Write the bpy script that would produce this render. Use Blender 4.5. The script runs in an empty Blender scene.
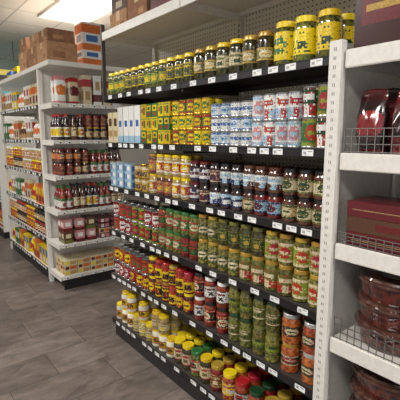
import bpy, bmesh, math, random
from mathutils import Vector
random.seed(7)
C = bpy.context.scene.collection
W = {}
# ---------------------------------------------------------------- materials
MC = {}
def lin(c):
    return tuple(((v/255)/12.92 if v/255 <= .04045 else ((v/255+.055)/1.055)**2.4) for v in c)
def mat(name, rgb, rough=.5, metal=0., coat=0., rgb2=None, scale=60, kind='noise', var=.08, emis=0, rnd=0):
    if name in MC: return MC[name]
    m = bpy.data.materials.new(name); m.use_nodes = True
    nt = m.node_tree; b = nt.nodes['Principled BSDF']
    c1 = lin(rgb)+(1,)
    if rgb2 is None:
        c2 = tuple(max(0, v*(1-var)) for v in c1[:3])+(1,)
    else: c2 = lin(rgb2)+(1,)
    tc = nt.nodes.new('ShaderNodeTexCoord')
    if kind == 'noise':
        t = nt.nodes.new('ShaderNodeTexNoise'); t.inputs['Scale'].default_value = scale; t.inputs['Detail'].default_value = 2
        out = t.outputs[0]
    else:
        t = nt.nodes.new('ShaderNodeTexVoronoi'); t.inputs['Scale'].default_value = scale
        out = t.outputs['Distance']
    nt.links.new(tc.outputs['Object'], t.inputs['Vector'])
    r = nt.nodes.new('ShaderNodeValToRGB')
    r.color_ramp.elements[0].color = c1; r.color_ramp.elements[1].color = c2
    if kind == 'noise':
        r.color_ramp.elements[0].position = .38; r.color_ramp.elements[1].position = .62
    else:
        r.color_ramp.elements[0].position = .25; r.color_ramp.elements[1].position = .75
    nt.links.new(out, r.inputs[0]); col = r.outputs[0]
    if rnd:
        oi = nt.nodes.new('ShaderNodeObjectInfo'); mr = nt.nodes.new('ShaderNodeMapRange')
        mr.inputs[3].default_value = 1-rnd; mr.inputs[4].default_value = 1+rnd*.4
        nt.links.new(oi.outputs['Random'], mr.inputs[0])
        hs = nt.nodes.new('ShaderNodeHueSaturation'); nt.links.new(mr.outputs[0], hs.inputs['Value']); nt.links.new(col, hs.inputs['Color'])
        mh = nt.nodes.new('ShaderNodeMapRange'); mh.inputs[3].default_value = .488; mh.inputs[4].default_value = .512
        nt.links.new(oi.outputs['Random'], mh.inputs[0]); nt.links.new(mh.outputs[0], hs.inputs['Hue'])
        col = hs.outputs[0]
    nt.links.new(col, b.inputs['Base Color'])
    b.inputs['Roughness'].default_value = rough; b.inputs['Metallic'].default_value = metal
    b.inputs['Coat Weight'].default_value = coat; b.inputs['Coat Roughness'].default_value = .05
    if emis:
        b.inputs['Emission Color'].default_value = c1; b.inputs['Emission Strength'].default_value = emis
    MC[name] = m
    return m

white = mat('shelf_white', (222,218,211), .4)
offwhite = mat('panel_offwhite', (206,200,188), .5)
dark = mat('shelf_dark_grey', (62,57,54), .45)
black = mat('black_plastic', (28,27,29), .35)
tagw = mat('tag_white', (238,238,236), .5)
ink = mat('ink_grey', (165,165,167), .6)
slot = mat('slot_grey', (130,127,120), .6)
chrome = mat('wire_chrome', (165,165,165), .25, .9)
kraft = mat('cardboard', (178,136,100), .85, scale=25, var=.2)
kraft2 = mat('cardboard_dark', (148,106,78), .85, scale=25, var=.2)
tape = mat('packing_tape', (200,170,128), .4)

P = dict(
 yellow=(240,206,30), gold=(190,152,60), red=(180,38,36), dred=(106,24,28), green=(52,112,54), dgreen=(30,64,36),
 blue=(62,108,174), lblue=(166,200,222), navy=(34,44,88), white=(232,231,226), cream=(220,205,168), black=(30,27,27),
 orange=(218,116,46), brown=(90,54,38), pink=(210,142,146), olive=(108,106,48), teal=(50,160,165), lime=(146,160,56), silver=(180,180,178), tan=(180,144,94))
def pc(n): return mat('print_'+n, P[n], .36, coat=.2, scale=170, var=.36 if n != 'white' else .2, rnd=.18)
def lidm(n): return mat('lid_'+n, P[n], .3, .25 if n in('gold','silver') else 0., coat=.4, rnd=.12)
def cont(n, a, b, s=75):
    return mat('contents_'+n, a, .15, 0, .9, rgb2=b, scale=s, kind='voronoi', rnd=.3)
c_pickle = cont('pickle', (54,62,24), (118,116,50), 60)
c_olive = cont('green_olive', (70,70,28), (134,126,56), 80)
c_dark = cont('dark_leaf', (34,35,18), (74,68,34), 60)
c_black = cont('black_olive', (22,14,16), (60,36,38), 85)
c_eggp = cont('eggplant', (54,27,23), (104,60,38), 60)
c_red = cont('red_sauce', (92,20,15), (144,46,28), 30)
c_orange = cont('orange_pepper', (124,48,24), (184,96,44), 60)
c_pale = cont('pale_mixed', (140,120,74), (190,168,108), 60)
c_white = cont('white_spread', (206,200,180), (230,226,208), 30)

# ---------------------------------------------------------------- mesh tools
def newmesh(name, bm, mats, smooth=False):
    me = bpy.data.meshes.new(name); bm.to_mesh(me); bm.free()
    for m in mats: me.materials.append(m)
    if smooth:
        for p in me.polygons: p.use_smooth = True
    return me
def add_box(bm, x0,x1,y0,y1,z0,z1, mi=0):
    v = [bm.verts.new(p) for p in ((x0,y0,z0),(x1,y0,z0),(x1,y1,z0),(x0,y1,z0),(x0,y0,z1),(x1,y0,z1),(x1,y1,z1),(x0,y1,z1))]
    for q in ((0,3,2,1),(4,5,6,7),(0,1,5,4),(1,2,6,5),(2,3,7,6),(3,0,4,7)):
        f = bm.faces.new([v[i] for i in q]); f.material_index = mi
def boxes_mesh(name, boxes, mats, bevel=0):
    bm = bmesh.new()
    for b in boxes:
        add_box(bm, *b[:6], b[6] if len(b) > 6 else 0)
    if bevel:
        bmesh.ops.bevel(bm, geom=list(bm.edges), offset=bevel, segments=2, affect='EDGES')
    return newmesh(name, bm, mats)
def lathe(name, prof, mats, seg=22, a0=0, sharp=35):
    bm = bmesh.new(); rings = []
    for r, z, mi in prof:
        if r < 1e-6: rings.append([bm.verts.new((0,0,z))])
        else: rings.append([bm.verts.new((r*math.cos(2*math.pi*i/seg), r*math.sin(2*math.pi*i/seg), z)) for i in range(seg)])
    for k in range(len(rings)-1):
        A, B = rings[k], rings[k+1]; mi = prof[k+1][2]
        for i in range(seg):
            j = (i+1) % seg
            if len(A) == 1 and len(B) == 1: continue
            if len(A) == 1: f = bm.faces.new((A[0], B[j], B[i]))
            elif len(B) == 1: f = bm.faces.new((A[i], A[j], B[0]))
            else: f = bm.faces.new((A[i], A[j], B[j], B[i]))
            f.material_index = mi
    bmesh.ops.recalc_face_normals(bm, faces=list(bm.faces))
    for e in bm.edges:
        if len(e.link_faces) == 2 and e.calc_face_angle(0) > math.radians(sharp): e.smooth = False
    return newmesh(name, bm, mats, True)
def p_oval(a, z):
    if z < .12 or z > .88: return 2
    if (a/48)**2+((z-.5)/.32)**2 < 1:
        return 2 if .42 < z < .58 and abs(a) < 28 else 1
    return 0
def p_block(a, z):
    if z > .68: return 2
    return 1 if abs(a) < 38 and .15 < z < .5 else 0
def p_split(a, z):
    if z < .42: return 1 if abs(a) > 22 else 2
    return 2 if .6 < z < .78 and abs(a) < 50 else 0
def p_stripe(a, z):
    if .4 < z < .62: return 1
    return 2 if z < .14 or (z > .74 and abs(a) < 25) else 0
def p_text(a, z):
    if z > .9 or z < .1: return 1
    if .62 < z < .8: return 1 if abs(a) < 55 else 0
    if .2 < z < .5: return 2 if abs(a-15) < 22 else 0
    return 0
PAT = dict(oval=p_oval, block=p_block, split=p_split, stripe=p_stripe, text=p_text)
LR = random.Random(3)
def band(name, r, z0, z1, cols, pat, seg=44, rows=14):
    bm = bmesh.new(); R = []
    for k in range(rows+1):
        z = z0+(z1-z0)*k/rows
        R.append([bm.verts.new((r*math.cos(2*math.pi*i/seg), r*math.sin(2*math.pi*i/seg), z)) for i in range(seg)])
    for k in range(rows):
        for i in range(seg):
            j = (i+1) % seg
            f = bm.faces.new((R[k][i], R[k][j], R[k+1][j], R[k+1][i]))
            a = (i+.5)*360/seg
            d = ((a-200+90) % 180)-90
            mi = PAT[pat](d, (k+.5)/rows)
            # fine print: small marks of the label's own accent colours
            if k % 2 == 1 and LR.random() < .3: mi = (mi+LR.choice((1,2))) % 3
            f.material_index = mi
    return newmesh(name, bm, [pc(c) for c in cols], True)
def proto(name, cat, label, group, parts, w, d, h): return dict(name=name, cat=cat, label=label, group=group, parts=parts, w=w, d=d, h=h)

def jar(name, label, group, r, h, contents, lid, cols, pat='oval', lz=(.2,.68), cat='jar'):
    body = lathe(name, [(0,0,0),(r*.86,0,0),(r*.98,h*.03,0),(r*.98,h*.74,0),(r*.94,h*.8,0),(r*.8,h*.86,0),(r*.78,h*.97,0),(0,h*.97,0)], [contents])
    lm = lathe('lid', [(0,h*.985,0),(r*.8,h*.865,0),(r*.87,h*.868,0),(r*.87,h*.985,0),(r*.83,h,0),(r*.78,h,0),(r*.74,h*.992,0),(0,h*.992,0)], [lidm(lid)])
    lb = band('jar_label', r*.995, h*lz[0], h*lz[1], cols, pat)
    return proto(name, cat, label, group, [(name, body), ('lid', lm), ('jar_label', lb)], 2*r, 2*r, h)
def can(name, label, group, r, h, cols, pat='block', rim='silver', cat='can'):
    m = mat('can_metal_'+rim, P[rim], .25, .8)
    body = lathe(name, [(0,.003,0),(r*.92,.003,0),(r*.95,0,0),(r,.001,0),(r,.005,0),(r*.96,.007,0),(r*.96,h-.007,0),(r,h-.005,0),(r,h-.001,0),(r*.95,h,0),(r*.92,h-.003,0),(0,h-.003,0)], [m])
    lb = band('can_label', r*.975, .007, h-.007, cols, pat)
    return proto(name, cat, label, group, [(name, body), ('can_label', lb)], 2*r, 2*r, h)
def bottle(name, label, group, r, h, contents, cap, cols, pat='oval', cat='bottle'):
    body = lathe(name, [(0,0,0),(r*.9,0,0),(r,h*.02,0),(r,h*.55,0),(r*.85,h*.66,0),(r*.42,h*.78,0),(r*.36,h*.94,0),(0,h*.94,0)], [contents])
    cp = lathe('cap', [(0,h*.9,0),(r*.42,h*.9,0),(r*.42,h*.99,0),(r*.36,h,0),(0,h,0)], [lidm(cap)])
    lb = band('bottle_label', r*1.01, h*.12, h*.5, cols, pat)
    return proto(name, cat, label, group, [(name, body), ('cap', cp), ('bottle_label', lb)], 2*r*1.01, 2*r*1.01, h)
def carton(name, label, group, d, w, h, base, decals, cat='box'):
    """front faces -X; decals: (u0,u1,v0,v1,colour) in 0..1 of each printed face"""
    cols = [base]+sorted({q[4] for q in decals if q[4] != base}, key=str)
    bm = bmesh.new()
    add_box(bm, -d/2, d/2, -w/2, w/2, 0, h)
    bmesh.ops.bevel(bm, geom=list(bm.edges), offset=.0015, segments=1, affect='EDGES')
    e = .0004
    for n, (u0,u1,v0,v1,c) in enumerate(decals):
        mi = cols.index(c); ee = e*(1+n*.5)
        for s in (-1, 1):
            y0, y1 = sorted((s*(w/2-u0*w), s*(w/2-u1*w)))
            add_box(bm, *sorted((s*(d/2-.001), s*(d/2+ee))), y0, y1, v0*h+.0016*(v0==0), v1*h-.0016*(v1==1), mi)
            x0, x1 = sorted((-s*(d/2-u0*d), -s*(d/2-u1*d)))
            add_box(bm, x0, x1, *sorted((s*(w/2-.001), s*(w/2+ee))), v0*h+.0016*(v0==0), v1*h-.0016*(v1==1), mi)
    add_box(bm, -d/2+.002, d/2-.002, -.0008, .0008, h-.0005, h+.0002, 0)
    me = newmesh(name, bm, [pc(c) if isinstance(c, str) else c for c in cols])
    return proto(name, cat, label, group, [(name, me)], w+.002, d+.002, h)
def pouch(name, label, group, d, w, h, base, accent, patch, cat='bag', ph=0, crumple=1):
    bm = bmesh.new(); rows, cols = 24, 32; R = []
    for k in range(rows+1):
        z = h*k/rows; t = k/rows
        th = d/2*(min(1, .75+t*1.5) if t < .3 else max(.03, 1-((t-.3)/.62)**2.2) if t < .9 else .03)
        ww = w/2*(.9+.1*min(1, t*4)) if t < .7 else w/2*(1-.12*crumple*(t-.7)/.3)
        ring = []
        for i in range(cols):
            a = 2*math.pi*i/cols
            ca, sa = math.cos(a), math.sin(a)
            cr = 1+crumple*(.08*math.sin(5*a+t*9+ph)+.06*math.sin(9*a-t*14+ph))*math.sin(math.pi*t)
            ring.append(bm.verts.new((th*cr*math.copysign(abs(ca)**.7, ca), ww*(1-.08*abs(math.sin(t*11+ph)))*math.copysign(abs(sa)**.7, sa), z*(1-.02*crumple*abs(sa)*t))))
        R.append(ring)
    for k in range(rows):
        for i in range(cols):
            j = (i+1) % cols; f = bm.faces.new((R[k][i], R[k][j], R[k+1][j], R[k+1][i]))
            t = k/rows; an = ((i+.5)*360/cols)-180
            front = (an/60)**2+((t-.45)/.18)**2 < 1
            f.material_index = 1 if t > .82 or t < .08 else (2 if front else 0)
    bm.faces.new(list(reversed(R[0]))); bm.faces.new(R[-1])
    me = newmesh(name, bm, [pc(c) if isinstance(c, str) else c for c in (base, accent, patch)], True)
    return proto(name, cat, label, group, [(name, me)], w, d*1.15, h)

def spawn(p, x, y, z, rot=0, group=None, label=None):
    root = None
    for n, me in p['parts']:
        o = bpy.data.objects.new(n, me); C.objects.link(o)
        if root is None:
            root = o; o.location = (x, y, z); o.rotation_euler = (0, 0, rot)
            o['label'] = label or p['label']; o['category'] = p['cat']; o['group'] = group or p['group']
        else: o.parent = root
    return root
G = .002
def fill(face, front, a0, a1, z, protos, stack=1, deep=2, jitter=.5, gap=G, skip=0):
    """protos: list; a tuple entry = (bottom .. top) variants of the same size"""
    if isinstance(protos, dict): protos = [protos]
    protos = [p if isinstance(p, tuple) else (p,) for p in protos]
    wmax = max(q['w'] for p in protos for q in p)+gap
    n = max(1, int((a1-a0)/wmax+1e-6)); sp = (a1-a0)/n
    for i in range(n):
        pt = protos[min(len(protos)-1, int(i/n*len(protos)))]
        w, dd = max(q['w'] for q in pt), max(q['d'] for q in pt)
        dx = (sp-w-gap)/2
        for k in range(deep):
            off = .010+dd/2+k*(dd+gap+.002)+random.uniform(0, .0015)
            a = a0+sp*(i+.5)+random.uniform(-1, 1)*min(.004, max(0, dx))
            st = stack if isinstance(stack, int) else stack[i % len(stack)]
            zz = z+.0003
            for s in range(st):
                p = pt[min(s, len(pt)-1)]
                rnd = p['cat'] in ('jar', 'can', 'bottle')
                rt = random.uniform(-1, 1)*jitter if rnd else 0
                if face == 'x': spawn(p, front+off, a, zz, rt)
                else: spawn(p, a, front+off, zz, rt+math.pi/2)
                zz += p['h']+.0003

# ---------------------------------------------------------------- structure helpers
def root_empty(name, loc, label, cat):
    o = bpy.data.objects.new(name, None); o.empty_display_size = .2; C.objects.link(o)
    o.location = loc; o['label'] = label; o['category'] = cat; W[o] = Vector(loc); return o
def part(name, me, loc, parent, label=None):
    o = bpy.data.objects.new(name, me); C.objects.link(o)
    o.parent = parent; o.location = Vector(loc)-W[parent]; W[o] = Vector(loc)
    if label: o['label'] = label
    return o
def boxpart(name, x0,x1,y0,y1,z0,z1, m, parent, bevel=.0015, label=None):
    cx, cy, cz = (x0+x1)/2, (y0+y1)/2, (z0+z1)/2
    me = boxes_mesh(name, [(x0-cx,x1-cx,y0-cy,y1-cy,z0-cz,z1-cz)], [m], bevel)
    return part(name, me, (cx,cy,cz), parent, label)
def structure(name, x0,x1,y0,y1,z0,z1, m):
    cx, cy, cz = (x0+x1)/2, (y0+y1)/2, (z0+z1)/2
    o = bpy.data.objects.new(name, boxes_mesh(name, [(x0-cx,x1-cx,y0-cy,y1-cy,z0-cz,z1-cz)], [m])); C.objects.link(o)
    o.location = (cx,cy,cz); o['kind'] = 'structure'; o['label'] = name.replace('_', ' '); return o

def floor_mat():
    m = bpy.data.materials.new('floor_slate'); m.use_nodes = True; nt = m.node_tree; b = nt.nodes['Principled BSDF']
    tc = nt.nodes.new('ShaderNodeTexCoord'); mp = nt.nodes.new('ShaderNodeMapping')
    nt.links.new(tc.outputs['Object'], mp.inputs[0])
    br = nt.nodes.new('ShaderNodeTexBrick'); br.offset = .5
    br.inputs['Scale'].default_value = 1; br.inputs['Brick Width'].default_value = .61; br.inputs['Row Height'].default_value = .305
    br.inputs['Mortar Size'].default_value = .0025; br.inputs['Bias'].default_value = 0
    br.inputs['Color1'].default_value = lin((118,109,103))+(1,); br.inputs['Color2'].default_value = lin((98,90,85))+(1,)
    br.inputs['Mortar'].default_value = lin((66,60,56))+(1,)
    nt.links.new(mp.outputs[0], br.inputs['Vector'])
    mp2 = nt.nodes.new('ShaderNodeMapping'); mp2.inputs['Scale'].default_value = (3, 6, 1)
    nt.links.new(tc.outputs['Object'], mp2.inputs[0])
    nz = nt.nodes.new('ShaderNodeTexNoise'); nz.inputs['Scale'].default_value = 1.8; nz.inputs['Detail'].default_value = 8; nz.inputs['Roughness'].default_value = .65
    nz.inputs['Distortion'].default_value = .6
    nt.links.new(mp2.outputs[0], nz.inputs['Vector'])
    rp = nt.nodes.new('ShaderNodeValToRGB'); rp.color_ramp.elements[0].color = (.48,.46,.45,1); rp.color_ramp.elements[1].color = (1.25,1.21,1.18,1)
    rp.color_ramp.elements[0].position = .34; rp.color_ramp.elements[1].position = .66
    nt.links.new(nz.outputs[0], rp.inputs[0])
    mx = nt.nodes.new('ShaderNodeMix'); mx.data_type = 'RGBA'; mx.blend_type = 'MULTIPLY'; mx.inputs[0].default_value = .8
    nt.links.new(br.outputs[0], mx.inputs[6]); nt.links.new(rp.outputs[0], mx.inputs[7])
    nt.links.new(mx.outputs[2], b.inputs['Base Color'])
    rr = nt.nodes.new('ShaderNodeMapRange'); rr.inputs[3].default_value = .28; rr.inputs[4].default_value = .5
    nt.links.new(nz.outputs[0], rr.inputs[0]); nt.links.new(rr.outputs[0], b.inputs['Roughness'])
    return m
def tile_mat(name, c, mort, wdt):
    m = bpy.data.materials.new(name); m.use_nodes = True; nt = m.node_tree; b = nt.nodes['Principled BSDF']
    tc = nt.nodes.new('ShaderNodeTexCoord'); br = nt.nodes.new('ShaderNodeTexBrick'); br.offset = 0
    br.inputs['Scale'].default_value = 1; br.inputs['Brick Width'].default_value = wdt; br.inputs['Row Height'].default_value = wdt
    br.inputs['Mortar Size'].default_value = .012
    br.inputs['Color1'].default_value = lin(c)+(1,); br.inputs['Color2'].default_value = lin(tuple(v-5 for v in c))+(1,); br.inputs['Mortar'].default_value = lin(mort)+(1,)
    nt.links.new(tc.outputs['Object'], br.inputs['Vector']); nt.links.new(br.outputs[0], b.inputs['Base Color'])
    b.inputs['Roughness'].default_value = .8
    return m
def peg_mat():
    m = bpy.data.materials.new('pegboard'); m.use_nodes = True; nt = m.node_tree; b = nt.nodes['Principled BSDF']
    tc = nt.nodes.new('ShaderNodeTexCoord'); sp = nt.nodes.new('ShaderNodeSeparateXYZ'); nt.links.new(tc.outputs['Object'], sp.inputs[0])
    sq = []
    for ax in (1, 2):
        d = nt.nodes.new('ShaderNodeMath'); d.operation = 'DIVIDE'; d.inputs[1].default_value = .0254; nt.links.new(sp.outputs[ax], d.inputs[0])
        f = nt.nodes.new('ShaderNodeMath'); f.operation = 'FRACT'; nt.links.new(d.outputs[0], f.inputs[0])
        s = nt.nodes.new('ShaderNodeMath'); s.operation = 'SUBTRACT'; s.inputs[1].default_value = .5; nt.links.new(f.outputs[0], s.inputs[0])
        p = nt.nodes.new('ShaderNodeMath'); p.operation = 'MULTIPLY'; nt.links.new(s.outputs[0], p.inputs[0]); nt.links.new(s.outputs[0], p.inputs[1]); sq.append(p)
    a = nt.nodes.new('ShaderNodeMath'); nt.links.new(sq[0].outputs[0], a.inputs[0]); nt.links.new(sq[1].outputs[0], a.inputs[1])
    l = nt.nodes.new('ShaderNodeMath'); l.operation = 'LESS_THAN'; l.inputs[1].default_value = .03; nt.links.new(a.outputs[0], l.inputs[0])
    mx = nt.nodes.new('ShaderNodeMix'); mx.data_type = 'RGBA'
    mx.inputs[6].default_value = lin((206,200,186))+(1,); mx.inputs[7].default_value = lin((74,69,62))+(1,)
    nt.links.new(l.outputs[0], mx.inputs[0]); nt.links.new(mx.outputs[2], b.inputs['Base Color']); b.inputs['Roughness'].default_value = .5
    return m
peg = peg_mat()
wallm = mat('wall_paint', (200,195,187), .8, scale=3, var=.04)
structure('floor', -3, 7, -3, 11, -.1, 0, floor_mat())
structure('ceiling', -3, 7, -3, 11, 3.0, 3.1, tile_mat('ceiling_tiles', (198,192,182), (156,151,142), .6))
structure('wall_far', -3, 7, 11, 11.1, 0, 3.0, wallm)
structure('wall_right', 7, 7.1, -3, 11.1, 0, 3.0, wallm)
structure('wall_left', -3.1, -3, -3, 11.1, 0, 3.0, wallm)

# ---------------------------------------------------------------- ceiling lights
glow = mat('diffuser_glow', (255,253,248), .5, emis=4, var=0)
def fixture(x, y, power=60, sx=.6, sy=1.2):
    r = root_empty('ceiling_light', (x,y,3.0), 'recessed fluorescent ceiling panel, lit, white frame', 'ceiling light'); r['group'] = 'fluorescent ceiling panels'
    me = boxes_mesh('frame', [(-sx/2,sx/2,-sy/2,-sy/2+.03,-.03,0),(-sx/2,sx/2,sy/2-.03,sy/2,-.03,0),(-sx/2,-sx/2+.03,-sy/2+.03,sy/2-.03,-.03,0),(sx/2-.03,sx/2,-sy/2+.03,sy/2-.03,-.03,0)], [white])
    part('frame', me, (x,y,2.999), r)
    part('diffuser', boxes_mesh('diffuser', [(-sx/2+.03,sx/2-.03,-sy/2+.03,sy/2-.03,-.015,-.002)], [glow]), (x,y,2.999), r)
    l = bpy.data.lights.new('panel_lamp', 'AREA'); l.shape = 'RECTANGLE'; l.size = sx-.08; l.size_y = sy-.08; l.energy = power; l.color = (1,.98,.94)
    o = bpy.data.objects.new('panel_lamp', l); C.objects.link(o); o.parent = r; o.location = (0,0,-.03)
for x, y in ((1.95,4.65),(-.6,.2),(-.6,2.6),(-.6,5.2),(2.6,8.9),(1.0,-1.6),(4.2,4.5)):
    fixture(x, y, 61)

# ---------------------------------------------------------------- shelving
TAG = [(-.001,0,-.026,.026,-.0125,.0125,0),(-.0014,-.001,-.02,.0,.003,.007,1),(-.0014,-.001,.006,.02,-.007,.004,1)]
tagx = boxes_mesh('price_tag', TAG, [tagw, ink])
def shelf_x(parent, z, x0, x1, y0, y1, m, rail=True, tags=True):
    """shelf facing -X, deck top at z"""
    cx, cy = (x0+x1)/2, (y0+y1)/2
    hx, hy = (x1-x0)/2, (y1-y0)/2
    me = boxes_mesh('shelf', [(-hx,hx,-hy,hy,-.006,0),(-hx,-hx+.004,-hy,hy,-.032,-.006),(-hx+.004,hx,-hy,-hy+.003,-.05,-.006),(-hx+.004,hx,hy-.003,hy,-.05,-.006),(hx-.02,hx,-hy+.003,hy-.003,-.03,-.006)], [m])
    s = part('shelf', me, (cx,cy,z), parent)
    if rail:
        part('price_rail', boxes_mesh('price_rail', [(-.006,-.001,-hy,hy,-.033,-.001),(-.009,-.006,-hy,hy,-.004,-.001),(-.009,-.006,-hy,hy,-.033,-.030)], [black]), (x0,cy,z), s)
        if tags:
            y = y0+random.uniform(.03,.06)+.03
            while y < y1-.035:
                part('price_tag', tagx, (x0-.0065,y,z-.0172), s)
                y += random.choice((.075,.09,.12,.15))
    return s
SZ = [.15,.512,.857,1.19,1.503,1.835]     # deck tops
XF, XB = 1.30, 1.74
Y0, Y1 = .855, 2.74
YM = (Y0+Y1)/2
g = root_empty('shelving_gondola', (XF,YM,0), 'long pegboard shelving with black price rails, stocked with jars and cans', 'store shelf')
boxpart('back_panel', XB,XB+.02,Y0,Y1,.02,2.24,peg,g,0,'cream perforated pegboard back')
for y in (Y0+.02,YM,Y1):
    boxes = [(-.02,.015,-.016,.016,0,2.3)]
    zz = .2
    while zz < 2.2:
        boxes.append((-.0206,-.02,-.006,-.002,zz,zz+.016,1)); boxes.append((-.0206,-.02,.002,.006,zz,zz+.016,1)); zz += .03
    part('upright_post', boxes_mesh('upright_post', boxes, [offwhite, black]), (XB-.004,y,0), g)
for z in SZ:
    for a, b in ((Y0+.018,YM-.002),(YM+.002,Y1-.002)):
        shelf_x(g, z, XF, XB-.026, a, b, dark)
boxpart('kick_plate', XF+.02,XF+.04,Y0+.02,Y1,0,.112,black,g)
boxpart('base_deck', XF+.041,XB-.03,Y0+.02,Y1-.01,0,.09,black,g)
for a, b in ((Y0+.018,YM-.002),(YM+.002,Y1-.002)):
    s = shelf_x(g, 2.26, XF, XB-.026, a, b, white, rail=False)
    part('front_lip', boxes_mesh('front_lip', [(-.008,-.0005,-(b-a)/2,(b-a)/2,-.05,.004)], [white], .002), (XF,(a+b)/2,2.26), s)
boxpart('canopy_support', XF-.008,XF+.018,Y1+.001,Y1+.022,1.79,2.32,dark,g,.002,'dark grey upright carrying the canopy')

# ---------------------------------------------------------------- products of the main gondola
z = SZ[5]; gr = 'jars on the top shelf'
j_bigy = jar('pickle_jar', 'large pickle jar with bright yellow label and green oval', gr, .0475, .172, c_pickle, 'yellow', ['yellow','green','yellow'], 'oval', (.12,.76))
j_bigy2 = jar('pickle_jar', 'large pickle jar, bright yellow label with green lettering block', gr, .0475, .172, c_pickle, 'yellow', ['yellow','yellow','dgreen'], 'text', (.16,.72))
j_dark = jar('pickle_jar', 'glass jar of dark pickled vegetables, pale label, gold lid', gr, .04, .155, c_dark, 'gold', ['olive','cream','gold'], 'oval', (.22,.56))
j_dark2 = jar('pickle_jar', 'glass jar of dark vegetables with cream label, yellow lid', gr, .04, .155, c_dark, 'yellow', ['cream','olive','dgreen'], 'text', (.22,.62))
j_yel = jar('pickle_jar', 'pickle jar with yellow-green label and yellow lid', gr, .0375, .15, c_pickle, 'yellow', ['lime','yellow','dgreen'], 'block', (.2,.7))
j_yel2 = jar('pickle_jar', 'pickle jar with olive label and yellow lid', gr, .0375, .15, c_dark, 'yellow', ['olive','yellow','dgreen'], 'text', (.2,.66))
fill('x', XF, .885, 1.195, z, [j_bigy2,j_bigy], 1, 2)
fill('x', XF, 1.2, 1.74, z, [j_dark,j_dark2,j_dark], 1, 2)
fill('x', XF, 1.745, 2.73, z, [j_yel2,j_yel,j_yel2,j_yel], 1, 2)

z = SZ[4]; gr = 'cans and packets on the upper shelf'
c_gr = can('food_can', 'tall green can with red fruit picture', gr, .0325, .118, ['green','red','lime'], 'oval')
c_gr2 = can('food_can', 'tall dark green can with red and white print', gr, .0325, .118, ['dgreen','red','white'], 'split')
c_wb = can('milk_can', 'white can with blue band and red picture', gr, .0325, .112, ['white','lblue','red'], 'split')
c_wb2 = can('milk_can', 'white can with pink oval picture', gr, .0325, .112, ['white','pink','lblue'], 'oval')
c_bl = can('food_can', 'short white can with blue stripe', gr, .0345, .068, ['white','blue','white'], 'stripe')
c_bl2 = can('food_can', 'short white can with pale blue oval', gr, .0345, .068, ['white','lblue','blue'], 'oval')
c_ye = can('food_can', 'small yellow can with green oval', gr, .031, .08, ['yellow','green','yellow'], 'oval', 'gold')
c_ye2 = can('food_can', 'small green can with yellow oval', gr, .031, .08, ['green','yellow','red'], 'oval', 'gold')
b_ye = carton('food_packet', 'small yellow packet with green and red print', gr, .06, .06, .08, 'yellow', [(.15,.5,.2,.75,'green'),(.58,.85,.35,.7,'red'),(.1,.9,.82,.94,'lime')])
b_ye2 = carton('food_packet', 'small green packet with yellow and red print', gr, .06, .06, .08, 'green', [(.12,.88,.45,.88,'yellow'),(.3,.7,.12,.36,'red'),(.3,.7,.55,.75,'dgreen')])
b_bw = carton('food_carton', 'upright white carton with blue print', gr, .07, .07, .24, 'white', [(.0,1,.0,.2,'lblue'),(.25,.75,.45,.62,'blue')])
b_bw2 = carton('food_carton', 'upright cream carton with brown print', gr, .07, .07, .21, 'cream', [(.1,.9,.2,.4,'tan'),(.2,.8,.55,.8,'brown')])
fill('x', XF, .885, 1.03, z, [(c_gr2,c_gr),(c_gr,c_gr2)], 2, 2)
fill('x', XF, 1.03, 1.30, z, [(c_wb2,c_wb),(c_wb,c_wb),(c_wb2,c_wb2)], 2, 2)
fill('x', XF, 1.30, 1.59, z, [(c_bl,c_bl2,c_bl),(c_bl2,c_bl,c_bl2)], 3, 2)
fill('x', XF, 1.595, 1.93, z, [(c_ye,c_ye2,c_ye),(c_ye2,c_ye,c_ye2),(c_ye,c_ye,c_ye2),(c_ye2,c_ye,c_ye)], 3, 2)
fill('x', XF, 1.935, 2.26, z, [(b_ye,b_ye2,b_ye),(b_ye2,b_ye,b_ye2),(b_ye,b_ye,b_ye2),(b_ye2,b_ye,b_ye)], 3, 2)
fill('x', XF, 2.27, 2.73, z, [b_bw,b_bw,b_bw2], 1, 2)

z = SZ[3]
def small(nm, lab, cm, lid, cols, pat): return jar(nm, lab, 'small jars stacked two high on the middle shelf', .0345, .112, cm, lid, cols, pat, (.15,.66))
s1 = small('spread_jar', 'small jar with cream and green label, dark lid', c_eggp, 'black', ['cream','dgreen','olive'], 'oval')
s1b = small('spread_jar', 'small jar of brown spread with tan label', c_eggp, 'black', ['tan','cream','dgreen'], 'oval')
s2 = small('olive_jar', 'small jar of black olives with white and blue label', c_black, 'black', ['white','navy','lblue'], 'split')
s2b = small('olive_jar', 'small jar of black olives with blue label', c_black, 'black', ['navy','white','lblue'], 'block')
s3 = small('spread_jar', 'small jar of brown eggplant spread with white label', c_eggp, 'brown', ['white','brown','lblue'], 'split')
s3b = small('spread_jar', 'small jar of red spread, pale blue label, black lid', c_red, 'black', ['lblue','dred','navy'], 'oval')
s4 = small('olive_jar', 'small dark jar with white label, dark red lid', c_black, 'dred', ['white','dred','navy'], 'stripe')
s4b = small('olive_jar', 'small dark jar with purple-black label', c_black, 'black', ['dred','cream','navy'], 'text')
s5 = jar('sauce_jar', 'jar with yellow lid and red label', 'yellow-lid jars on the middle shelf', .036, .125, c_pale, 'yellow', ['red','yellow','white'], 'oval', (.15,.7))
s5b = jar('sauce_jar', 'jar with gold lid and tan label', 'yellow-lid jars on the middle shelf', .036, .125, c_eggp, 'gold', ['tan','red','yellow'], 'text', (.15,.7))
s6 = can('food_tin', 'gold tin with dark print', 'gold tins on the middle shelf', .04, .085, ['gold','brown','cream'], 'block', 'gold')
b_lb = carton('food_packet', 'low pale blue packet', 'pale blue packets on the middle shelf', .1, .085, .055, 'lblue', [(.1,.6,.3,.8,'white'),(.65,.9,.2,.8,'blue')])
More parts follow.
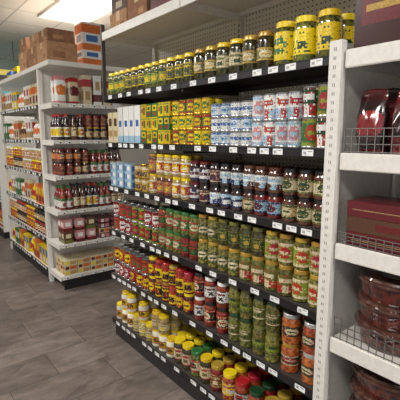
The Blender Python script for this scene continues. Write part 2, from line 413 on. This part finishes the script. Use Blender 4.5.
fill('x', XF, .885, 1.12, z, [(s1,s1),(s1b,s1)], 2, 2)
fill('x', XF, 1.12, 1.36, z, [(s3b,s3),(s1b,s3)], 2, 2)
fill('x', XF, 1.36, 1.6, z, [(s2b,s2),(s2,s4b)], 2, 2)
fill('x', XF, 1.6, 1.78, z, [(s4b,s4),(s4,s4)], 2, 2)
fill('x', XF, 1.78, 2.2, z, [(s5,s5),(s5b,s5),(s5,s5b)], 2, 2)
fill('x', XF, 2.21, 2.39, z, s6, 2, 2)
fill('x', XF, 2.4, 2.73, z, b_lb, 3, 1)

z = SZ[2]; gr = 'jars and cans on the lower middle shelf'
k1 = jar('pepper_jar', 'jar with red and yellow-green label, gold lid', gr, .038, .138, c_olive, 'gold', ['lime','red','cream'], 'oval', (.12,.72))
k1b = jar('pepper_jar', 'jar of green peppers, red and cream label', gr, .038, .138, c_pickle, 'gold', ['olive','red','cream'], 'split', (.12,.7))
k2 = jar('olive_jar', 'jar of green olives with olive label and gold lid', gr, .038, .138, c_olive, 'gold', ['olive','cream','dgreen'], 'oval', (.2,.6))
k2b = jar('olive_jar', 'jar of dark olives with green label', gr, .038, .138, c_dark, 'olive', ['dgreen','olive','gold'], 'text', (.2,.64))
k3 = can('vegetable_can', 'green vegetable can with red picture', gr, .038, .11, ['dgreen','red','lime'], 'oval')
k4 = jar('sauce_jar', 'jar with green lid and green label', gr, .037, .13, c_pickle, 'green', ['green','cream','red'], 'oval')
k4b = jar('sauce_jar', 'jar of red sauce with green label', gr, .037, .13, c_red, 'dgreen', ['dgreen','red','green'], 'text')
k5 = can('tomato_can', 'red tomato can with white oval', gr, .038, .11, ['red','white','dred'], 'oval')
k5b = can('tomato_can', 'red tomato can with dark print', gr, .038, .11, ['red','dred','green'], 'text')
fill('x', XF, .885, 1.21, z, [(k1,k1),(k1b,k1)], 2, 2)
fill('x', XF, 1.21, 1.7, z, [(k1b,k2b),(k2,k2b),(k2,k2)], 2, 2)
fill('x', XF, 1.7, 2.1, z, [(k4b,k4),(k4,k4),(k4,k4b)], 2, 2)
fill('x', XF, 2.1, 2.44, z, [(k3,k5),(k3,k3)], 2, 2)
fill('x', XF, 2.44, 2.73, z, [(k5,k5b),(k5b,k5)], 2, 2)

z = SZ[1]; gr = 'jars and cans on the low shelf'
m1 = jar('pepper_jar', 'jar of orange peppers with pale label and silver lid', gr, .042, .135, c_orange, 'silver', ['dred','cream','dgreen'], 'oval', (.28,.6))
m1b = jar('pepper_jar', 'jar of red peppers with green label and gold lid', gr, .042, .135, c_orange, 'gold', ['dgreen','red','cream'], 'oval', (.28,.6))
m2 = jar('olive_jar', 'tall olive jar with olive green label', gr, .036, .148, c_olive, 'olive', ['olive','lime','dgreen'], 'stripe', (.25,.55))
m2b = jar('olive_jar', 'tall jar of pickled greens with pale label', gr, .036, .148, c_pickle, 'dgreen', ['olive','cream','dgreen'], 'text', (.25,.6))
m3 = jar('sauce_jar', 'jar of red sauce with white label and white lid', gr, .037, .14, c_red, 'white', ['white','dred','black'], 'text')
m3b = jar('sauce_jar', 'jar of red sauce with black label', gr, .037, .14, c_red, 'black', ['black','cream','red'], 'oval')
m4 = jar('spread_jar', 'jar with black and yellow label, red lid', gr, .037, .125, c_red, 'red', ['yellow','black','red'], 'block', (.1,.78))
m4b = jar('spread_jar', 'jar with red and yellow label, yellow lid', gr, .037, .125, c_eggp, 'yellow', ['red','yellow','black'], 'oval', (.1,.78))
m4c = jar('spread_jar', 'jar with black label and gold lid', gr, .037, .125, c_red, 'gold', ['black','yellow','red'], 'text', (.1,.78))
m5 = can('tomato_can', 'red tomato can with yellow picture', gr, .038, .11, ['red','yellow','dred'], 'oval')
fill('x', XF, .885, 1.11, z, [(m1,m1),(m1b,m1)], 2, 2)
fill('x', XF, 1.11, 1.45, z, [(m2,m2b),(m2b,m2)], 2, 2)
fill('x', XF, 1.45, 1.75, z, [(m3b,m3),(m3,m3b)], 2, 2)
fill('x', XF, 1.76, 2.23, z, [(m4b,m4),(m4,m4c),(m4c,m4),(m4b,m4b)], 2, 2)
fill('x', XF, 2.24, 2.73, z, [(m5,k5b),(k5,m5)], 2, 2)

z = SZ[0]; gr = 'jars on the bottom shelf'
n1 = jar('sauce_jar', 'jar of red sauce with dark green lid', gr, .042, .15, c_red, 'dgreen', ['dred','cream','yellow'], 'oval')
n1b = jar('sauce_jar', 'jar of dark sauce with black lid', gr, .042, .15, c_eggp, 'black', ['olive','cream','red'], 'block')
n1c = jar('sauce_jar', 'jar of dark red sauce with gold lid', gr, .042, .15, c_red, 'gold', ['dred','tan','cream'], 'text')
n2 = jar('pepper_jar', 'jar of red peppers with red lid', gr, .042, .15, c_red, 'red', ['white','red','dgreen'], 'oval')
n2b = jar('pepper_jar', 'jar of peppers with yellow lid and yellow label', gr, .042, .15, c_orange, 'yellow', ['yellow','red','white'], 'text')
n3 = jar('pickle_jar', 'jar of green pickles with green lid and cream label', gr, .042, .15, c_pickle, 'green', ['cream','dgreen','red'], 'oval')
n3b = jar('pickle_jar', 'jar of dark pickles with yellow lid', gr, .042, .15, c_dark, 'yellow', ['cream','red','olive'], 'text')
n4 = jar('mayonnaise_jar', 'white jar with yellow lid', gr, .04, .12, c_white, 'yellow', ['yellow','dgreen','red'], 'oval', (.2,.6))
n4b = jar('mayonnaise_jar', 'pale jar with yellow lid and cream label', gr, .04, .12, c_pale, 'yellow', ['cream','olive','yellow'], 'text', (.2,.6))
fill('x', XF, .885, 1.3, z, [n1b,n1,n1c,n1], 1, 4)
fill('x', XF, 1.3, 1.6, z, [n2,n2b,n1c], 1, 4)
fill('x', XF, 1.6, 1.95, z, [n3b,n3,n3b,n3b], 1, 4)
fill('x', XF, 1.95, 2.73, z, [(n4,n4b),(n4b,n4),(n4,n4)], [1,2,2,1,2], 4)

# cartons on top canopy
def shipping_box(x, y, z, d, w, h, m=kraft, deco=None, rot=0, label='brown cardboard shipping box closed with tape'):
    p = carton('cardboard_box', label, 'cartons stored on top of the shelving', d, w, h, m, deco, 'box') if deco else None
    if p is None:
        bm = bmesh.new(); add_box(bm, -d/2,d/2,-w/2,w/2,0,h); bmesh.ops.bevel(bm, geom=list(bm.edges), offset=.003, segments=1, affect='EDGES')
        add_box(bm, -d/2-.0004,d/2+.0004,-.025,.025,h-.06,h+.0004,1); add_box(bm, -d/2+.004,d/2-.004,-.001,.001,h,h+.0008,2)
        add_box(bm, -d/2-.0004,-d/2,-w*.35,-w*.1,h*.2,h*.4,2); add_box(bm, -d*.3,d*.1,-w/2-.0004,-w/2,h*.25,h*.55,2)
        p = proto('cardboard_box','box',label,'cartons stored on top of the shelving',[('cardboard_box', newmesh('cardboard_box', bm, [m,tape,kraft2 if m is kraft else kraft]))],w,d,h)
    return spawn(p, x, y, z, rot)
zc = 2.2645
shipping_box(1.48,2.60,zc,.26,.24,.12)
shipping_box(1.48,2.33,zc,.28,.24,.17,kraft2)
shipping_box(1.48,2.06,zc,.26,.24,.19,'brown',[(0,1,0,.3,'dred'),(.3,.7,.5,.8,'cream')],label='brown and red printed carton')
shipping_box(1.48,1.78,zc,.26,.26,.17,kraft2)
shipping_box(1.48,2.60,zc+.1215,.24,.22,.16,'brown',[(0,1,.6,.9,'dred'),(.3,.7,.15,.4,'cream')],label='brown and red printed carton')

# ---------------------------------------------------------------- right bay (white, wire fences)
YR0, YR1 = -.12, .812
g2 = root_empty('shelving_gondola', (1.27,(YR0+YR1)/2,0), 'plain white shelving bay holding sweets and date trays', 'store shelf')
boxes = [(0,.03,-.024,.024,0,1.875,0),(.03,.45,-.004,.004,0,1.875,0)]
zz = .1
while zz < 1.85:
    boxes.append((-.0005,0,-.004,-.001,zz,zz+.012,1)); boxes.append((-.0005,0,.003,.006,zz,zz+.012,1)); zz += .03
part('upright_post', boxes_mesh('upright_post', boxes, [white, slot]), (1.265,.842,0), g2)
part('upright_post', boxes_mesh('upright_post', [(0,.04,-.03,.03,0,1.875,0),(.04,.47,-.004,.004,0,1.875,0)], [white]), (1.265,YR0-.032,0), g2)
boxpart('back_panel', XB,XB+.02,YR0,.85,.02,2.24,white,g2,0)
RZ = [.10,.42,.785,1.155,1.485,1.835]
shelves2 = []
for z in RZ:
    s = shelf_x(g2, z, 1.29, XB-.002, YR0+.002, YR1, white, rail=False)
    hy = (YR1-YR0-.002)/2
    part('front_lip', boxes_mesh('front_lip', [(-.012,-.0005,-hy,hy,-.055,.006)], [white], .003), (1.29,(YR0+YR1+.002)/2,z), s)
    shelves2.append(s)
def fence(s, z, y0, y1, x, h=.07):
    t = .0014; hy = (y1-y0)/2; B = []
    for k in range(4):
        zz = .004+k*(h-.006)/3; B.append((-t,t,-hy,hy,zz-t,zz+t))
    n = int((y1-y0)/.028)
    for i in range(n+1):
        y = -hy+i*(2*hy)/n; B.append((-2*t,0,y-t,y+t,0,h))
    part('wire_fence', boxes_mesh('wire_fence', B, [chrome]), (x,(y0+y1)/2,z), s, 'chrome wire front fence')
fence(shelves2[4], 1.492, -.1, .80, 1.285, .085)
fence(shelves2[3], 1.162, -.1, .80, 1.285, .045)
fence(shelves2[2], .792, -.1, .80, 1.285, .085)
fence(shelves2[1], .427, -.1, .80, 1.285, .085)
bx = carton('chocolate_box', 'large dark maroon gift box with gold print', 'maroon gift boxes on the top shelf', .16, .2, .26, mat('maroon_gift', (58,28,26), .3, coat=.4), [(.12,.88,.3,.7,'dred'),(.2,.8,.46,.54,'gold')])
for y in (.70,.49,.28,.07): spawn(bx, 1.385, y, 1.8355)
gm = mat('foil_maroon', (96,20,26), .2, .1, .9, rgb2=(56,12,16), scale=18)
gb = mat('foil_black', (30,18,20), .2, .1, .9, rgb2=(54,22,24), scale=18)
gp = mat('foil_red', (150,34,38), .22, .05, .9, rgb2=(116,24,28), scale=18)
BG = 'glossy dark bags standing on the shelf'
pbs = [pouch('coffee_bag', 'crumpled glossy black bag with red panel', BG, .08, .108, .225, gb, gm, gp, ph=0, crumple=1.3),
       pouch('coffee_bag', 'crumpled glossy maroon bag', BG, .08, .108, .235, gm, gb, gp, ph=2, crumple=1.3),
       pouch('coffee_bag', 'crumpled glossy maroon bag with dark panel', BG, .08, .108, .215, gm, gp, gb, ph=4, crumple=1.3)]
for k in range(3):
    for i, y in enumerate((.735,.612,.489,.366,.243)):
        spawn(pbs[(i*2+k) % 3], 1.35+k*.115, y, 1.4855, random.uniform(-.09,.09))
mb = carton('chocolate_box', 'flat maroon chocolate box with thin gold line', 'maroon chocolate boxes stacked on the shelf', .2, .22, .055, 'dred', [(.1,.9,.44,.5,'tan')])
mb2 = carton('chocolate_box', 'flat dark brown chocolate box', 'maroon chocolate boxes stacked on the shelf', .2, .22, .055, 'brown', [(.1,.5,.3,.7,'dred')])
for y in (.675,.44,.2):
    for k in range(3): spawn((mb, mb2)[k == 1], 1.4, y, 1.1555+k*.0555)
# round clear tubs: glossy walls over dark red-brown contents, tinted moulded rims
c_tub = mat('tub_contents', (44,13,11), .1, 0, .8, rgb2=(104,38,26), scale=38, kind='voronoi')
rimm = mat('tub_rim', (92,60,50), .15, 0, .8, rgb2=(64,36,30), scale=30)
ribm = mat('tub_rib', (84,44,36), .15, 0, .8, rgb2=(62,30,26), scale=30)
def tub():
    R, H = .142, .088
    body = lathe('date_tub', [(0,.004,0),(R*.78,.004,0),(R*.8,0,1),(R*.86,0,1),(R*.88,.006,1),(R*.95,H*.74,0),(R*.9,H*.78,0),(0,H*.78,0)], [c_tub, rimm], 48)
    bm = bmesh.new()
    for i in range(48):      # moulded wall ribs
        a = 2*math.pi*i/48; ca, sa = math.cos(a), math.sin(a)
        vs = []
        for rr, zz in ((R*.883,.008),(R*.945,H*.7)):
            for s in (-.0012, .0012):
                vs.append(bm.verts.new((rr*ca*1.004-s*sa, rr*sa*1.004+s*ca, zz)))
        bm.faces.new((vs[0], vs[1], vs[3], vs[2]))
    ribs = newmesh('wall_rib', bm, [ribm])
    lid = lathe('tub_lid', [(R*.95,H*.75,1),(R*1.02,H*.75,1),(R*1.03,H*.8,1),(R*1.02,H*.87,1),(R*.97,H*.9,1),(R*.94,H*.99,1),(R*.86,H,1),(R*.84,H*.95,1),(R*.5,H*.945,0),(R*.48,H*.96,1),(R*.45,H*.945,1),(0,H*.945,0)], [c_tub, rimm], 48)
    return proto('date_tub','tub','round clear plastic tub of dark red dates with lid','round clear tubs stacked on the shelf',[('date_tub',body),('wall_rib',ribs),('tub_lid',lid)], .295,.295,H)
tb = tub()
for y, n in ((.648,3),(.345,3),(.042,2)):
    for k in range(n): spawn(tb, 1.452, y, .7855+k*.0885, random.random())
    for k in range(3): spawn(tb, 1.452, y, .4205+k*.0885, random.random())
    for k in range(2): spawn(tb, 1.452, y, .1005+k*.0885, random.random())

# ---------------------------------------------------------------- far gondola with end cap
GX0, GX1, EY, GY0, GY1 = 1.29, 2.19, 3.87, 4.27, 5.85
g3 = root_empty('shelving_gondola', (1.74,4.86,0), 'white gondola with stocked end cap across the walkway', 'store shelf')
boxpart('end_panel', GX0+.0,GX1,GY0-.03,GY0-.01,.02,2.2,white,g3)
boxpart('spine_panel', 1.73,1.75,GY0,GY1,.02,2.2,white,g3)
for x, y in ((GX0+.02,GY0-.045),(GX1-.02,GY0-.045),(GX0+.02,GY1+.02),(1.74,GY1+.02)):
    boxpart('upright_post', x-.02,x+.02,y-.014,y+.014,0,2.2,white,g3)
boxpart('canopy', GX0-.01,GX1+.01,EY-.01,GY1+.03,2.2,2.245,white,g3,.004)
boxpart('kick_plate', GX0+.02,GX0+.04,GY0,GY1,0,.1,black,g3)
boxpart('kick_plate', GX0+.04,GX1-.02,EY+.02,EY+.04,0,.1,black,g3)
def shelf_y(parent, z, x0, x1, y0, y1, m):
    cx, cy = (x0+x1)/2, (y0+y1)/2; hx, hy = (x1-x0)/2, (y1-y0)/2
    s = part('shelf', boxes_mesh('shelf', [(-hx,hx,-hy,hy,-.006,0),(-hx,hx,-hy,-hy+.004,-.038,-.006),(-hx,-hx+.003,-hy+.004,hy,-.05,-.006),(hx-.003,hx,-hy+.004,hy,-.05,-.006)], [m]), (cx,cy,z), parent)
    part('price_rail', boxes_mesh('price_rail', [(-hx,hx,-.006,-.001,-.036,-.003)], [offwhite]), (cx,y0,z), s)
    me = boxes_mesh('price_tag', [(-.03,.03,-.001,0,-.013,.013,0),(-.024,.0,-.0014,-.001,.002,.007,1),(.006,.024,-.0014,-.001,-.009,.005,1)], [tagw, black])
    x = x0+.05
    while x < x1-.04:
        part('price_tag', me, (x,y0-.0065,z-.02), s); x += random.choice((.09,.12,.15))
    return s
EZ = [.15,.48,.82,1.165,1.51,1.86]
for z in EZ:
    shelf_y(g3, z, GX0+.002, GX1-.002, EY, GY0-.062, white)
    shelf_x(g3, z, GX0, 1.729, GY0-.008, GY1-.002, white)

eg = 'goods on the end cap'
e_bag = pouch('snack_bag', 'white and pink snack bag', eg, .07,.11,.26,'white','pink','orange')
e_bag2 = pouch('snack_bag', 'cream and red snack bag', eg, .07,.11,.25,'cream','red','dred',ph=2)
e_box = carton('cracker_box', 'tall cream box with red and tan print', eg, .07,.08,.28,'cream',[(0,1,.6,.85,'red'),(.2,.8,.15,.45,'tan')])
e_box2 = carton('cracker_box', 'tall pale box with brown print', eg, .07,.08,.28,'white',[(0,1,.1,.35,'dred'),(.2,.8,.5,.8,'tan')])
e_b1 = bottle('syrup_bottle','dark glass bottle with yellow label', eg,.033,.25,c_black,'red',['yellow','red','white'],'oval')
e_b2 = bottle('sauce_bottle','red sauce bottle with white label and green cap', eg,.033,.24,c_red,'green',['white','red','green'],'block')
e_b3 = bottle('syrup_bottle','brown bottle with cream label', eg,.033,.25,c_eggp,'black',['cream','dred','tan'],'text')
e_j1 = jar('sauce_jar','jar of brown spread with orange label', eg,.036,.13,c_eggp,'dred',['orange','cream','dred'],'oval')
e_j2 = jar('sauce_jar','dark jar with cream label and gold lid', eg,.036,.13,c_black,'gold',['cream','dred','gold'],'oval')
e_j3 = jar('sauce_jar','dark red jar with dark label', eg,.036,.13,c_red,'black',['dred','tan','black'],'text')
e_x1 = carton('biscuit_box','red and pink biscuit packet', eg,.12,.11,.055,'dred',[(.1,.5,.2,.8,'pink'),(.6,.9,.2,.8,'white')])
e_x2 = carton('biscuit_box','cream and orange biscuit packet', eg,.12,.13,.05,'cream',[(.05,.55,.15,.85,'orange'),(.62,.92,.2,.8,'dred')])
e_x5 = carton('biscuit_box','cream and tan biscuit packet', eg,.12,.13,.05,'cream',[(.05,.55,.15,.85,'tan'),(.62,.92,.2,.8,'yellow')])
e_x3 = carton('tea_box','pink box with dark red panel', eg,.08,.09,.12,'pink',[(0,1,.0,.3,'dred'),(.2,.8,.45,.8,'white')])
e_x4 = carton('tea_box','brown box with olive panel', eg,.08,.09,.12,'brown',[(0,1,.0,.3,'olive'),(.2,.8,.45,.8,'cream')])
X1, X2 = 1.33, 2.02
fill('y', EY, X1, 1.6, EZ[5], [e_bag,e_bag2], 1, 2)
fill('y', EY, 1.61, X2, EZ[5], [e_box,e_box2,e_box,e_box2], 1, 2)
fill('y', EY, X1, 1.62, EZ[4], [e_b1,e_b3,e_b1], 1, 3)
fill('y', EY, 1.63, X2, EZ[4], [(e_j2,e_j3),(e_j3,e_j2)], 2, 3)
fill('y', EY, X1, 1.66, EZ[3], [(e_j3,e_j1),(e_j1,e_j1),(e_j2,e_j3)], 2, 3)
fill('y', EY, 1.67, X2, EZ[3], [e_b2,e_b3], 1, 3)
fill('y', EY, X1, X2, EZ[2], [e_b2,e_b3,e_b1,e_b2,e_b3], 1, 3)
fill('y', EY, X1, 1.7, EZ[1], [(e_x4,e_x3),(e_x3,e_x3),(e_x3,e_x4)], 2, 2)
fill('y', EY, 1.71, X2, EZ[1], [(e_x1,e_x2,e_x1)], 4, 2)
fill('y', EY, X1, X2, EZ[0], [(e_x5,e_x2,e_x5),(e_x2,e_x5,e_x2),(e_x1,e_x2,e_x2)], 3, 2)
fg = 'goods along the far shelves'
f_x1 = carton('cereal_box','cream box with orange top', fg,.07,.09,.22,'cream',[(0,1,.55,.85,'orange'),(.2,.8,.12,.45,'dred')])
f_x2 = carton('cereal_box','tan and white box', fg,.07,.09,.22,'white',[(0,1,.1,.4,'tan'),(.2,.8,.55,.85,'red')])
f_x3 = carton('cereal_box','yellow box with blue panel', fg,.07,.09,.2,'yellow',[(.15,.85,.5,.85,'blue'),(.2,.8,.12,.4,'white')])
f_x4 = carton('cereal_box','orange box with yellow panel', fg,.07,.09,.21,'orange',[(.15,.85,.5,.85,'yellow'),(.2,.8,.12,.4,'dred')])
f_x5 = carton('cereal_box','green box with white panel', fg,.07,.09,.2,'green',[(.15,.85,.4,.8,'white')])
f_p = pouch('rice_bag','white bag with orange panel', fg, .09,.1,.2,'white','tan','orange')
f_p2 = pouch('rice_bag','yellow bag with red panel', fg, .09,.1,.2,'yellow','cream','red',ph=3)
f_p3 = pouch('rice_bag','tan bag with brown panel', fg, .09,.1,.2,'tan','cream','brown',ph=3)
f_j = jar('honey_jar','jar of amber spread with yellow lid', fg,.04,.125,c_orange,'yellow',['yellow','orange','dred'],'oval')
f_c = jar('honey_jar','jar with red lid and yellow label', fg,.04,.125,c_eggp,'red',['yellow','red','white'],'oval')
f_w = jar('honey_jar','jar with white lid and pale label', fg,.04,.125,c_pale,'white',['white','gold','red'],'oval')
f_k = jar('honey_jar','dark jar with black lid', fg,.04,.125,c_black,'black',['cream','dred','gold'],'text')
A, B = GY0+.01, GY1-.02
fill('x', GX0, A, B, EZ[5], [f_x1,f_x2,f_p,f_x3,f_x2,f_x1], 1, 1)
fill('x', GX0, A, B, EZ[4], [f_p,f_x2,f_p3,f_x1,f_p,f_x5], 1, 1)
fill('x', GX0, A, B, EZ[3], [(f_j,f_w),(f_w,f_w),(f_k,f_j),(f_j,f_w)], 2, 1)
fill('x', GX0, A, B, EZ[2], [f_x4,f_p2,f_x1,f_p,f_x5,f_x2,f_p2], 1, 1)
fill('x', GX0, A, B, EZ[1], [(f_c,f_k),(f_j,f_j),(f_k,f_c),(f_j,f_w)], 2, 1)
fill('x', GX0, A, B, EZ[0], [f_x3,f_x4,f_p2,f_x3,f_x4,f_x5,f_p2], 1, 1)
zc = 2.2455
shipping_box(1.46,4.12,zc,.3,.3,.19)
shipping_box(1.46,4.12,zc+.1915,.26,.26,.12,kraft2)
shipping_box(1.46,4.45,zc,.28,.3,.2,kraft2)
shipping_box(1.46,4.45,zc+.2015,.24,.26,.13)
shipping_box(1.44,4.78,zc,.26,.28,.2)
shipping_box(1.44,4.78,zc+.2015,.24,.24,.14,kraft2)
shipping_box(1.74,4.0,zc,.2,.18,.2,'orange',[(0,1,.3,.7,'white'),(.2,.8,.4,.6,'blue')],label='orange, white and blue printed carton')
shipping_box(1.74,4.0,zc+.2015,.2,.18,.2,'white',[(0,1,.5,.9,'orange'),(.2,.8,.1,.4,'blue')],label='white, blue and orange printed carton')
shipping_box(1.46,5.3,zc,.2,.2,.12,'yellow',[(.1,.9,.2,.6,'blue')],label='yellow and blue printed carton')
shipping_box(1.46,5.6,zc,.2,.2,.1,'blue',[(.1,.9,.2,.6,'yellow')],label='blue and yellow printed carton')

# ---------------------------------------------------------------- far drinks cooler and hanging sign
g4 = root_empty('drinks_cooler', (1.75,7.2,0), 'tall open drinks cooler with teal header beyond the shelving', 'cooler')
tealm = mat('cooler_teal', (60,150,155), .3)
boxpart('cabinet_back', 2.05,2.1,6.5,8.3,.1,2.0,white,g4)
for y in (6.5,8.26): boxpart('side_panel', 1.35,2.05,y,y+.04,.1,2.0,white,g4)
boxpart('header', 1.33,2.1,6.5,8.3,2.0,2.2,tealm,g4)
boxpart('base', 1.35,2.1,6.5,8.3,0,.1,black,g4)
CZ = [.12,.55,.98,1.4]
for z in CZ: boxpart('shelf', 1.38,2.05,6.54,8.26,z-.015,z,white,g4)
d_b = bottle('drink_bottle','teal drink bottle with white label','bottles in the cooler',.04,.26,cont('teal_drink',(30,130,140),(80,180,180),20),'white',['white','teal','blue'],'block')
d_r = bottle('drink_bottle','amber drink bottle with red label','bottles in the cooler',.04,.26,c_orange,'red',['red','white','yellow'],'block')
for i, z in enumerate(CZ): fill('x', 1.38, 6.56, 8.2, z, d_b if i % 2 else d_r, 1, 1)
sg = root_empty('hanging_sign', (1.62,6.9,3.0), 'dark green and yellow aisle sign hanging from the ceiling', 'sign')
boxpart('sign_panel', 1.4,1.84,6.89,6.91,2.46,2.72,mat('sign_green',(24,66,44),.4),sg,.002)
boxpart('sign_stripe', 1.42,1.82,6.884,6.889,2.48,2.56,mat('sign_yellow',(226,196,50),.4),sg,0,'yellow stripe')
for x in (1.48,1.76): boxpart('hanger_rod', x-.004,x+.004,6.896,6.904,2.72,2.999,dark,sg,0)

# ---------------------------------------------------------------- world + camera
w = bpy.data.worlds.new('world'); bpy.context.scene.world = w; w.use_nodes = True
w.node_tree.nodes['Background'].inputs[0].default_value = (.93,.96,1,1); w.node_tree.nodes['Background'].inputs[1].default_value = .7
cd = bpy.data.cameras.new('camera'); cam = bpy.data.objects.new('camera', cd); C.objects.link(cam)
cd.lens = 36; cd.sensor_width = 36; cd.clip_start = .05
cam.location = (0,0,1.55); cam.rotation_euler = (math.radians(80.9), 0, math.radians(-38.4))
bpy.context.scene.camera = cam
bpy.context.scene.view_settings.view_transform = 'Standard'
